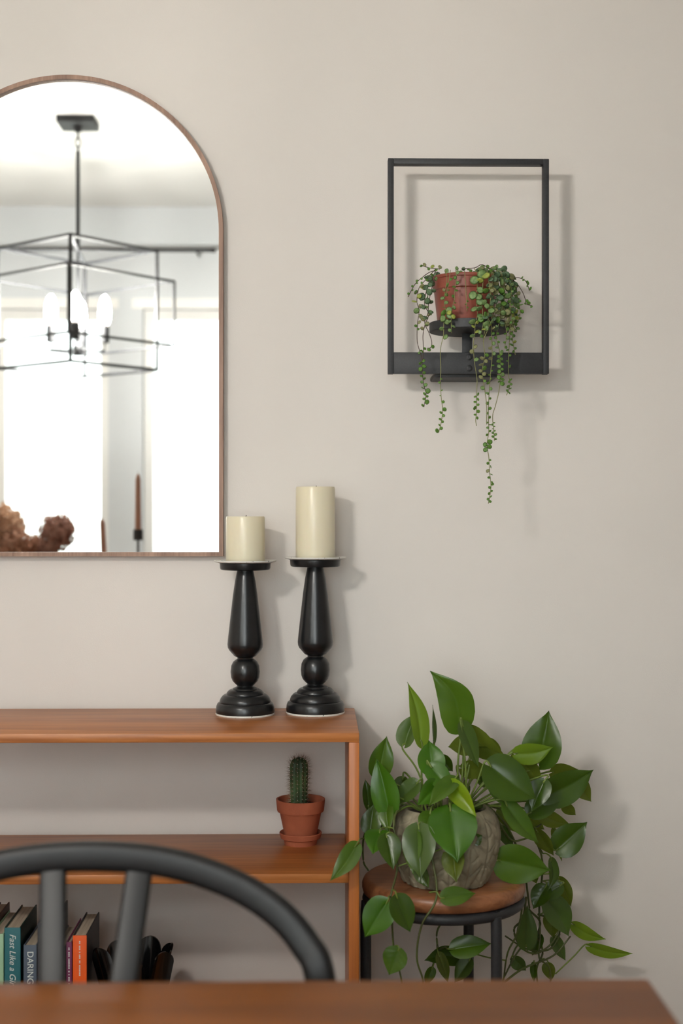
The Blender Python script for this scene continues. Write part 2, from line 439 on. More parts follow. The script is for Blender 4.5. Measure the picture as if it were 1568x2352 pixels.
for py in (820, 846):
    c = PX(1077, py, PY+0.001)
    bm = lathe([(0, 0), (0.0062, 0), (0.0064, 0.0015), (0.0045, 0.0032), (0.0024, 0.0034), (0.0022, 0.0018), (0, 0.0016)], (0, 0, 0), 20)
    bmesh.ops.rotate(bm, verts=bm.verts, cent=(0, 0, 0), matrix=Matrix.Rotation(PI/2, 3, 'X'))
    bmesh.ops.translate(bm, verts=bm.verts, vec=c)
    fin('screw', bm, M_black_metal, pl, smooth=True, angle=40)

# pot of string of turtles standing in the tray
hp = empty('trailing_houseplant', 'string of turtles vine in a reddish plastic pot on the wall planter tray', 'plant', (tcx.x-0.003, TY, tz0+0.003))
pc = V((at(1068, 700, TY).x, TY, 0)); pz0 = tz0+0.003
prt = S(76, TY); prb = S(62, TY); pzt = at(1068, 624, TY-prt).z; pzb = at(1068, 657, TY-prt).z
prof = [(0, pz0), (prb*0.97, pz0), (prb, pz0+0.003), (prt*0.945, pzb-0.001), (prt*0.985, pzb+0.001), (prt*0.99, pzb+0.004), (prt*0.975, pzt-0.007), (prt*1.0, pzt-0.006),
        (prt*1.01, pzt-0.002), (prt*0.99, pzt), (prt*0.95, pzt-0.002), (prt*0.92, pzt-0.03), (0, pzt-0.03)]
fin('pot', lathe(prof, pc, 56), M_plast, hp, smooth=True, angle=40)
fin('soil', lathe([(0, pzt-0.006), (prt*0.5, pzt-0.007), (prt*0.935, pzt-0.010), (prt*0.92, pzt-0.028), (0, pzt-0.029)], pc, 32), M_soil, hp, smooth=True)

TL = [pmat('turtle_leaf_green', (134, 160, 100), 0.5, rgb2=(92, 124, 70), vscale=2.2, trans=0.15),
      pmat('turtle_leaf_dark', (106, 132, 96), 0.5, rgb2=(76, 104, 74), vscale=2.2, trans=0.15),
      pmat('turtle_leaf_lime', (176, 184, 88), 0.5, rgb2=(140, 156, 72), vscale=2.2, trans=0.2),
      pmat('turtle_leaf_olive', (158, 158, 110), 0.55, rgb2=(124, 128, 88), vscale=2.2, trans=0.2),
      pmat('turtle_leaf_fresh', (108, 148, 62), 0.5, rgb2=(76, 116, 46), vscale=2.2, trans=0.2)]
def turtle_geo(bm, M=Matrix.Identity(4), n=10):
    c = bm.verts.new(M @ V((0, 0, 0.12)))
    a = [bm.verts.new(M @ V((0.62*math.cos(2*PI*k/n), 0.62*math.sin(2*PI*k/n), 0.10))) for k in range(n)]
    b = [bm.verts.new(M @ V((math.cos(2*PI*k/n)*(1.0 if k else 1.12), 0.95*math.sin(2*PI*k/n), 0))) for k in range(n)]
    d = bm.verts.new(M @ V((0, 0, -0.05)))
    for k in range(n):
        k2 = (k+1) % n
        bm.faces.new((c, a[k], a[k2])); bm.faces.new((a[k], b[k], b[k2], a[k2])); bm.faces.new((d, b[k2], b[k]))
TLM = []
for m in TL:
    bm = bmesh.new(); turtle_geo(bm)
    me = bpy.data.meshes.new('turtle_leaf'); bm.to_mesh(me); bm.free(); me.materials.append(m)
    for p in me.polygons: p.use_smooth = True
    TLM.append(me)
M_vine = pmat('turtle_vine', (128, 128, 78), 0.6); M_vine_d = pmat('turtle_vine_dark', (74, 56, 44), 0.6)
# strands: points (px, py), depth at start and end, leaf runs (py0, py1, leaf px, spacing, palette), dark stem
fr, bk, sd = TY-0.084, TY+0.05, TY-0.02
STR = [
 ([(1000,622),(985,626),(957,648),(944,668),(937,682)], sd, sd-0.02, [(640,690,7,9,'322')], 1),
 ([(1000,618),(975,645),(962,662),(957,690),(962,715),(958,748),(958,785),(966,815),(969,840),(972,880),(978,905),(973,935)], sd-0.02, sd-0.03,
   [(630,660,9,9,'13'),(660,735,11,11,'023'),(740,760,8,9,'3'),(805,812,6,6,'4'),(828,935,9,7,'4')], 1),
 ([(1000,622),(988,648),(978,672),(975,700),(984,722),(976,745),(971,770),(972,805),(969,835)], sd+0.01, sd-0.03, [(630,740,13,12,'11'),(745,760,8,9,'3'),(800,812,6,7,'4')], 1),
 ([(1004,624),(993,655),(985,690),(982,720),(975,742),(985,765),(991,785),(989,798),(981,800)], sd, sd-0.03, [(640,720,10,13,'01'),(722,745,10,10,'03'),(795,802,7,7,'4')], 1),
 ([(1022,622),(1026,640),(1022,670),(1020,695),(1025,725),(1019,742),(1018,770),(1011,805),(1012,850),(1011,875),(1013,915),(1016,940),(1013,970),(1007,993)], fr, fr+0.005,
   [(655,712,9,10,'03'),(712,738,13,7,'40'),(738,775,10,16,'02'),(870,884,6,8,'2'),(895,930,6,14,'3'),(940,993,8,7,'4')], 0),
 ([(1046,620),(1048,640),(1044,668),(1043,690),(1037,712),(1036,745),(1037,765)], fr, fr, [(625,660,9,10,'013'),(666,700,8,13,'3'),(705,770,10,10,'02')], 0),
 ([(1034,620),(1030,650),(1024,680)], fr, fr, [(640,690,8,12,'23')], 0),
 ([(1066,622),(1069,650),(1070,675),(1071,690),(1072,715)], fr, fr, [(690,715,5,8,'3')], 0),
 ([(1088,616),(1098,634),(1095,665),(1094,690),(1096,722),(1091,745),(1090,768),(1087,790),(1089,830),(1095,870),(1094,905),(1094,945),(1092,965),(1094,978)], fr-0.01, fr-0.004,
   [(630,645,17,16,'0'),(665,745,16,14,'0'),(740,780,10,10,'02'),(795,835,10,15,'03'),(905,968,8,7,'4')], 0),
 ([(1100,616),(1108,640),(1108,660),(1106,690),(1108,718),(1110,735),(1106,760),(1102,775)], fr-0.012, fr-0.008, [(632,660,17,15,'2'),(668,755,15,13,'04'),(755,778,9,9,'02')], 0),
 ([(1118,620),(1124,660),(1126,690),(1120,722),(1124,745),(1115,768),(1109,785)], fr-0.004, fr-0.008, [(640,700,10,14,'31'),(690,760,14,13,'10')], 0),
 ([(1128,622),(1130,660),(1119,735),(1110,778),(1113,820),(1107,850),(1112,890),(1117,930),(1117,975)], fr, fr-0.004,
   [(640,720,11,13,'13'),(815,870,10,7,'43'),(875,910,9,14,'03'),(970,985,6,8,'4')], 0),
 ([(1132,622),(1133,680),(1128,745),(1130,815),(1127,850),(1123,900),(1121,950),(1122,990),(1118,1022),(1122,1050),(1124,1085),(1127,1115),(1124,1142),(1121,1157)], fr+0.012, fr+0.006,
   [(650,760,11,11,'132'),(765,845,9,13,'03'),(850,960,7,11,'33'),(975,1005,8,8,'4'),(1015,1035,10,6,'4'),(1055,1110,7,9,'43'),(1112,1152,7,7,'43')], 0),
 ([(1142,620),(1150,665),(1148,730),(1140,770),(1148,815),(1150,860),(1145,900),(1138,930),(1131,955),(1133,985),(1135,1012)], fr+0.025, fr+0.02,
   [(630,760,11,11,'1034'),(765,810,9,11,'03'),(812,885,9,6,'40'),(970,1012,6,5,'13')], 0),
 ([(1140,620),(1160,640),(1168,690),(1171,750),(1168,810),(1167,860),(1171,882),(1163,908)], sd-0.02, sd-0.02,
   [(620,760,13,10,'13'),(765,850,8,13,'03'),(872,910,7,6,'4')], 0),
 ([(1130,618),(1165,632),(1178,690),(1181,735),(1176,770),(1180,800),(1183,815)], sd, sd, [(625,700,13,9,'13'),(700,815,9,7,'023')], 0),
 ([(1120,616),(1160,636),(1190,638),(1205,644),(1212,657),(1215,668)], sd+0.02, sd, [(640,650,6,5,'13'),(650,670,7,7,'4')], 1),
 ([(1150,630),(1180,645),(1198,668),(1206,688),(1208,698),(1221,702)], sd+0.01, sd, [(690,706,7,6,'4')], 1),
 ([(1150,625),(1178,650),(1190,690),(1194,720),(1189,740)], sd, sd, [(640,700,9,9,'304'),(700,745,9,8,'04')], 0),
 ([(1130,625),(1145,650),(1140,690),(1136,730),(1134,760)], fr+0.02, fr+0.02, [(630,765,13,9,'1034')], 0),
 ([(1140,620),(1158,650),(1157,700),(1160,740),(1163,770),(1158,800)], fr+0.03, fr+0.03, [(630,750,12,9,'3103'),(755,800,8,11,'03')], 0),
 ([(1145,620),(1172,655),(1172,700),(1176,745)], sd-0.03, sd-0.03, [(640,750,8,8,'3041')], 0),
 ([(1150,622),(1182,648),(1186,690),(1180,730),(1186,760)], sd+0.02, sd+0.02, [(640,765,8,8,'3014')], 0),
 ([(1010,618),(990,616),(975,612),(966,608)], sd, sd, [(600,622,8,9,'32')], 1),
 ([(1060,618),(1090,615),(1104,608),(1114,611),(1130,620)], sd, fr, [(618,630,8,10,'1')], 1),
]
def depth_at(a, b, t): return a + (b-a)*min(1, t*2.5)
leaves = []
for pts, ya, yb, runs, dark in STR:
    n = len(pts)
    P = catmull([at(p[0], p[1], depth_at(ya, yb, i/(n-1))) for i, p in enumerate(pts)], 7)
    PXs = catmull([V((p[0], p[1], 0)) for p in pts], 7)
    so = fin('vine_strand', tube(P, 0.00075, n=5), M_vine_d if dark else M_vine, hp, smooth=True)
    L = [0]
    for i in range(1, len(P)): L.append(L[-1] + (PXs[i]-PXs[i-1]).length)
    for (a, b, size, sp, pal) in runs:
        s = 0.0; k = 0
        while s < L[-1]:
            i = max(j for j in range(len(L)) if L[j] <= s)
            j = min(i+1, len(P)-1); t = (s-L[i])/max(1e-6, L[j]-L[i])
            q = PXs[i].lerp(PXs[j], t)
            if a <= q.y <= b:
                p = P[i].lerp(P[j], t)
                sz = size*random.uniform(1.0, 1.45)
                tap = 1.0 if size > 9 else random.uniform(0.7, 1.05)
                r = S(sz*tap, p.y)/2
                tang = (P[j]-P[i]).normalized() if j != i else V((0, 0, -1))
                sidev = V((1, 0, 0)) if abs(tang.x) < 0.8 else V((0, 0, 1))
                off = sidev*(r*0.8*(-1)**k) + V((0, -r*0.35, 0))
                leaves.append((r, p+off, so, int(random.choice(pal))))
                k += 1; s += sp*random.uniform(0.8, 1.2)
            else: s += 2.0
# mound of leaves over the soil
mound = fin('vine_strand', tube([pc+V((prt*0.8*math.cos(a), prt*0.8*math.sin(a), pzt-0.004+0.003*math.sin(5*a))) for a in [k*0.35 for k in range(16)]], 0.00075, n=5), M_vine, hp, smooth=True)
for k in range(75):
    a = random.uniform(0, 2*PI); rr = prt*math.sqrt(random.uniform(0.15, 1.05))
    if random.random() < 0.45: a = random.gauss(-0.15, 0.5)
    z = pzt + random.uniform(0.0, 0.011) + (0.005 if abs(a) < 1.0 else 0)
    leaves.append((S(random.uniform(8, 13), TY)/2, pc+V((rr*math.cos(a), rr*math.sin(a), z)), mound, random.choice([0, 0, 1, 3, 4, 1])))
leaves.sort(key=lambda q: -q[0])
extra = bmesh.new()
for idx, (r, p, so, mi) in enumerate(leaves):
    if p.y + r > -0.004: p = V((p.x, -0.004-r, p.z))
    tow = (CAM - p).normalized()
    nrm = (tow + V((random.gauss(0, .55), random.gauss(0, .3), random.gauss(0.1, .75)))).normalized()
    q = nrm.to_track_quat('Z', 'Y') @ Matrix.Rotation(random.uniform(0, 6.28), 3, 'Z').to_quaternion()
    M = Matrix.Translation(p) @ q.to_matrix().to_4x4() @ Matrix.Scale(r, 4)
    if idx < 300: link_copy('leaf', TLM[mi], M, so)
    else: turtle_geo(extra, M, 8)
if leaves[300:]: fin('small_leaves', extra, TL[4], hp, smooth=True, kind='stuff')
else: extra.free()

# ------------------------------------------------------------------ cactus in a terracotta pot on the shelf
CY = -0.115
cc = at(690, 1940, CY); cc.z = SH2
k1 = S(1, CY)/6.53                 # metres per pixel of the close-up
cp = empty('potted_cactus', 'small ribbed cactus in a terracotta pot with saucer on the shelf', 'cactus', cc)
sau = [(0, 0), (240*k1, 0), (258*k1, 0.010), (300*k1, 0.0125), (318*k1, 0.022), (312*k1, 0.0235), (296*k1, 0.022), (270*k1, 0.012), (235*k1, 0.006), (0, 0.006)]
fin('saucer', lathe(sau, cc, 56), M_terra, cp, smooth=True, angle=40)
pot = [(0, 0.0065), (222*k1, 0.0065), (312*k1, 0.062), (322*k1, 0.064), (345*k1, 0.0645), (352*k1, 0.067), (366*k1, 0.085), (366*k1, 0.0885), (340*k1, 0.0885), (328*k1, 0.080), (318*k1, 0.070), (0, 0.070)]
PZ = 0.006
fin('pot', lathe(pot, cc, 56), M_terra, cp, smooth=True, angle=35)
fin('soil', lathe([(0, 0.0765), (160*k1, 0.076), (322*k1, 0.0745), (316*k1, 0.0705), (0, 0.0705)], cc, 32), M_soil, cp, smooth=True)
ct = cc + V((-0.0035, 0, 0.0765)); ch = (at(686, 1738, CY).z - ct.z); cr = S(21, CY)
bm = bmesh.new(); rings = []; NR = 11; seg = NR*6
def crad(t, a):
    env = 0.90 + 0.10*math.sin(min(1, t*1.4)*PI/2)
    if t > 0.80: env *= math.sqrt(max(0.0, 1-((t-0.80)/0.20)**2))
    return cr*env*(1 - 0.15*(1-abs(math.cos(NR*a/2)))**0.8)
for i in range(25):
    t = i/24
    if i == 24: rings.append([bm.verts.new(ct+V((0, 0, ch)))]); break
    rings.append([bm.verts.new(ct+V((crad(t, 2*PI*k/seg)*math.cos(2*PI*k/seg), crad(t, 2*PI*k/seg)*math.sin(2*PI*k/seg), ch*t))) for k in range(seg)])
for a, b in zip(rings, rings[1:]):
    for k in range(seg):
        k2 = (k+1) % seg
        if len(b) == 1: bm.faces.new((a[k], a[k2], b[0]))
        else: bm.faces.new((a[k], a[k2], b[k2], b[k]))
fin('cactus_body', bm, M_cactus, cp, smooth=True)
sp = bmesh.new(); ar = bmesh.new()
for j in range(NR):
    a = 2*PI*j/NR
    for i in range(12):
        t = 0.04 + i*0.083 + (0.02 if j % 2 else 0)
        if t > 0.99: continue
        r = crad(t, a); p = ct + V((r*math.cos(a), r*math.sin(a), ch*t))
        out = V((math.cos(a), math.sin(a), 0.15 if t < 0.8 else 1.4*(t-0.6)/0.4)).normalized()
        bmesh.ops.create_icosphere(ar, subdivisions=1, radius=0.0011, matrix=Matrix.Translation(p))
        for q in range(7):
            d = (out + V((random.gauss(0, .55), random.gauss(0, .55), random.gauss(0, .55)))).normalized()
            ln = random.uniform(0.006, 0.014)
            s1 = d.orthogonal().normalized()*0.00028; s2 = d.cross(s1)
            vs = [sp.verts.new(p+s1), sp.verts.new(p-s1*0.5+s2), sp.verts.new(p-s1*0.5-s2), sp.verts.new(p+d*ln)]
            for f in ((0, 1, 3), (1, 2, 3), (2, 0, 3)): sp.faces.new([vs[x] for x in f])
fin('areoles', ar, M_areole, cp, kind='stuff')
fin('spines', sp, M_spine, cp, kind='stuff')

# ------------------------------------------------------------------ stool
SY = -0.235
sc = at(1018, 2012, SY); SZ = sc.z; SR = S(187, SY)
st = empty('stool', 'three-legged stool with round wooden seat and black metal legs', 'stool', (sc.x, SY, 0))
sprof = [(0, SZ-0.031), (SR-0.008, SZ-0.031), (SR-0.002, SZ-0.027), (SR, SZ-0.020), (SR, SZ-0.012), (SR-0.003, SZ-0.005), (SR-0.0085, SZ-0.001), (SR-0.014, SZ), (SR*0.6, SZ-0.0012), (0, SZ-0.0012)]
fin('seat', lathe(sprof, (sc.x, SY, 0), 72), M_seat, st, smooth=True, angle=50)
rg = 0.0102
LR = 0.143
fin('ring', tube([V((sc.x+LR*math.cos(2*PI*k/64), SY+LR*math.sin(2*PI*k/64), SZ-0.031-rg)) for k in range(64)], rg, n=10, closed=True), M_black_metal, st, smooth=True)
for a in (185, -55, 65):
    a = math.radians(a); d = V((math.cos(a), math.sin(a), 0)); c = V((sc.x, SY, 0))
    fin('leg', tube(catmull([c+d*(LR-0.004)+V((0, 0, SZ-0.033-rg)), c+d*(LR+0.004)+V((0, 0, SZ-0.06)), c+d*(LR+0.004)+V((0, 0, 0.3)), c+d*(LR+0.004)], 5), rg, n=12), M_black_metal, st, smooth=True, angle=50)
fin('foot_ring', tube([V((sc.x+(LR-0.004)*math.cos(2*PI*k/48), SY+(LR-0.004)*math.sin(2*PI*k/48), 0.17)) for k in range(48)], 0.006, n=8, closed=True), M_black_metal, st, smooth=True)

# ------------------------------------------------------------------ pothos in a carved grey pot
QY = -0.262
qc = at(1022, 2010, QY); qc.z = SZ
po = empty('potted_pothos', 'leafy green pothos in a grey leaf-carved pot on the stool', 'plant', qc)
QR = S(121, QY); QH = at(1022, 1852, QY).z - SZ
def pot_r(t): # bulbous profile
    return QR*(0.70 + 0.30*math.sin(min(1, (t*1.15+0.06))*PI*0.62)**0.9 if t < 0.62 else 0.70 + 0.30*math.sin((0.62*1.15+0.06)*PI*0.62)**0.9 - 0.16*((t-0.62)/0.38)**2)
def relief(a, t):
    best = 0.0
    for row in range(-1, 5):
        vc = 0.02 + row*0.30
        dv = (t - vc)/0.34
        if abs(dv) >= 1: continue
        u = a/(2*PI)*8 + (0.5 if row % 2 else 0)
        du = u - round(u)
        wv = 0.62*(1-abs(dv)**1.6)*(0.75-0.25*dv)
        if abs(du) < wv:
            e = abs(du)/wv
            h = 0.25 + 0.75*(1-e**3) + 0.25*(1-row/4)
            h -= 0.45*math.exp(-(du/0.03)**2)
            h -= 0.40*max(0, math.sin(22*(dv*0.5 - abs(du)*0.6)))**6*(1-math.exp(-(du/0.06)**2))
            best = max(best, h)
    return 0.0085*best
bm = bmesh.new(); rings = []; seg = 288
for i in range(97):
    t = i/96
    rings.append([bm.verts.new(V((qc.x, QY, SZ + QH*t)) + V((math.cos(2*PI*k/seg), math.sin(2*PI*k/seg), 0))*(pot_r(t)-0.004+relief(2*PI*k/seg, t)*min(1, (1-t)*12)))
                  for k in range(seg)])
for rr, zz in ((QR*0.78, QH), (QR*0.76, QH-0.02), (QR*0.74, QH-0.03)):
    rings.append([bm.verts.new(V((qc.x+rr*math.cos(2*PI*k/seg), QY+rr*math.sin(2*PI*k/seg), SZ+zz))) for k in range(seg)])
for a, b in zip(rings, rings[1:]):
    for k in range(seg): bm.faces.new((a[k], a[(k+1) % seg], b[(k+1) % seg], b[k]))
bm.faces.new(rings[0][::-1]); bm.faces.new(rings[-1])
fin('pot', bm, M_pot_grey, po, smooth=True)
fin('soil', lathe([(0, QH-0.010), (QR*0.755, QH-0.014), (QR*0.74, QH-0.028), (0, QH-0.029)], qc, 32), M_soil, po, smooth=True)

def leafmat(name, rgb, rgb2, rough=0.30, trans=0.2):
    return pmat(name, rgb, rough, rgb2=rgb2, vscale=14, trans=trans, bump=0.08, bscale=60, stretch=(1, 1, 1), contrast=(0.3, 0.7))
PL = {'d': leafmat('pothos_dark', (66, 92, 20), (52, 78, 15)), 'm': leafmat('pothos_mid', (80, 110, 28), (62, 94, 20)),  # dark, mid, bright greens: leaf age plus each leaf's lit look put into colour
      'b': leafmat('pothos_bright', (72, 116, 24), (56, 98, 17)), 'l': leafmat('pothos_young', (118, 146, 40), (100, 132, 34), trans=0.35),
      'g': leafmat('pothos_soft', (80, 104, 44), (64, 88, 34)), 'o': leafmat('pothos_backlit_olive', (100, 114, 36), (80, 96, 30), trans=0.3),  # olive has the look of backlit leaves put into its colour
      'y': leafmat('pothos_lime', (140, 164, 28), (112, 150, 28), trans=0.4)}
M_pet = pmat('petiole', (112, 130, 52), 0.5, rgb2=(92, 112, 44), vscale=20)
M_pvine = pmat('pothos_vine', (86, 100, 44), 0.5, rgb2=(70, 72, 36), vscale=20)
UK = [(0, .10), (.03, .52), (.08, .76), (.16, .93), (.27, 1.0), (.38, .985), (.5, .90), (.62, .75), (.74, .53), (.84, .31), (.92, .13), (.97, .045), (1, .0)]
def prof_at(u):
    for (u0, f0), (u1, f1) in zip(UK, UK[1:]):
        if u <= u1: return f0 + (f1-f0)*(u-u0)/(u1-u0)
UF = [(u, prof_at(u)) for u in [0, .02, .045, .08, .12, .16, .205, .25, .295, .34, .385, .43, .475, .52, .565, .61, .655, .70, .745, .79, .835, .88, .92, .96, .98, 1]]
def leaf_mesh(Bp, Tp, wid, roll, fold, bend, kink):
    a = (Tp-Bp); L = a.length; a.normalize()
    mid = (Bp+Tp)/2; c = (CAM-mid).normalized()
    s = a.cross(c).normalized(); nrm = s.cross(a).normalized()
    if nrm.dot(c) < 0: nrm = -nrm
    Rm = Matrix.Rotation(math.radians(roll), 3, a)
    s = Rm @ s; nrm = Rm @ nrm
    half = wid/2/max(0.35, math.cos(math.radians(roll)))
    bm = bmesh.new(); rows = []
    cols = [-1, -.82, -.62, -.42, -.24, -.09, 0, .09, .24, .42, .62, .82, 1]
    veins = max(4, L/0.0085)
    ph = random.uniform(0, 6.28)
    for u, f in UF:
        row = []
        for v in cols:
            w = half*f*v
            x = L*u - L*0.13*abs(v)**1.4*max(0, 1-u*3.2)**1.5
            z = fold*abs(w)*1.0 - 0.30*fold*half*abs(v)**3*f
            z += -bend*L*((u-0.0)**2) + bend*L*u      # arch that starts and ends on the axis
            z += 0.05*half*math.sin(7*u+ph+2*v)*abs(v)
            z -= 0.05*half*math.exp(-(v/0.12)**2)
            z += 0.00045*math.sin(2*PI*veins*(u - 0.30*abs(v)))*min(1, abs(v)*3)*(1-abs(v)**4)
            y = w + kink*L*math.sin(PI*u)*0.5
            row.append(bm.verts.new(Bp + a*x + s*y + nrm*z))
        rows.append(row)
    for A, B in zip(rows, rows[1:]):
        for k in range(len(cols)-1):
            bm.faces.new((A[k], A[k+1], B[k+1], B[k]))
    bmesh.ops.remove_doubles(bm, verts=bm.verts, dist=1e-5)
    return bm
VN = [  # trailing vines: (px, py, y)
 [(930,1850,-.27),(905,1880,-.345),(912,1990,-.365),(897,2060,-.40),(900,2120,-.405),(905,2185,-.40),(922,2255,-.40),(918,2330,-.39)],
 [(985,1855,-.30),(985,1930,-.37),(1003,2055,-.40),(968,2125,-.405),(957,2200,-.40),(972,2260,-.39),(960,2330,-.38)],
 [(1120,1850,-.25),(1165,1900,-.22),(1200,1985,-.16),(1214,2075,-.15),(1218,2140,-.16),(1180,2200,-.17),(1150,2260,-.18)],
 [(1110,1845,-.23),(1190,1880,-.16),(1243,1965,-.13),(1238,2080,-.13),(1240,2150,-.14),(1238,2200,-.15),(1262,2225,-.15),(1262,2290,-.15)],
 [(1115,1855,-.26),(1150,1960,-.24),(1196,2060,-.20),(1188,2140,-.20),(1165,2190,-.20),(1155,2260,-.20)],
 [(925,1850,-.25),(880,1865,-.26),(838,1915,-.25),(834,1975,-.25),(846,2000,-.26)],
 [(1040,1858,-.16),(1090,2040,-.11),(1010,2125,-.13),(1003,2185,-.14),(985,2255,-.15),(990,2320,-.15)],
 [(1235,2100,-.13),(1262,2110,-.12),(1285,2140,-.12),(1262,2180,-.13),(1210,2180,-.14),(1160,2150,-.16)],
 [(1208,2060,-.17),(1200,2110,-.17),(1180,2135,-.17),(1196,2175,-.17),(1230,2190,-.16),(1268,2165,-.15),(1290,2120,-.14)],
 [(1160,1870,-.22),(1196,1905,-.19),(1232,1900,-.17),(1250,1885,-.17)],
 [(1140,1880,-.24),(1175,1930,-.21),(1222,1925,-.18),(1246,1960,-.16)],
 [(1215,2090,-.15),(1240,2120,-.13),(1222,2165,-.14),(1190,2170,-.15),(1172,2205,-.16)],
 [(1226,2140,-.14),(1246,2185,-.13),(1232,2225,-.14),(1236,2275,-.15)],
 [(1150,2262,-.19),(1200,2225,-.17),(1270,2195,-.15),(1310,2150,-.14)],
]
vsamp = []
for pts in VN:
    P = catmull([at(*p) for p in pts], 8)
    fin('vine', tube(P, 0.0021, n=7, scale=[1.1-0.35*i/len(P) for i in range(len(P))]), M_pvine, po, smooth=True)
    vsamp += P
crown = V((qc.x, QY, SZ+QH-0.012))
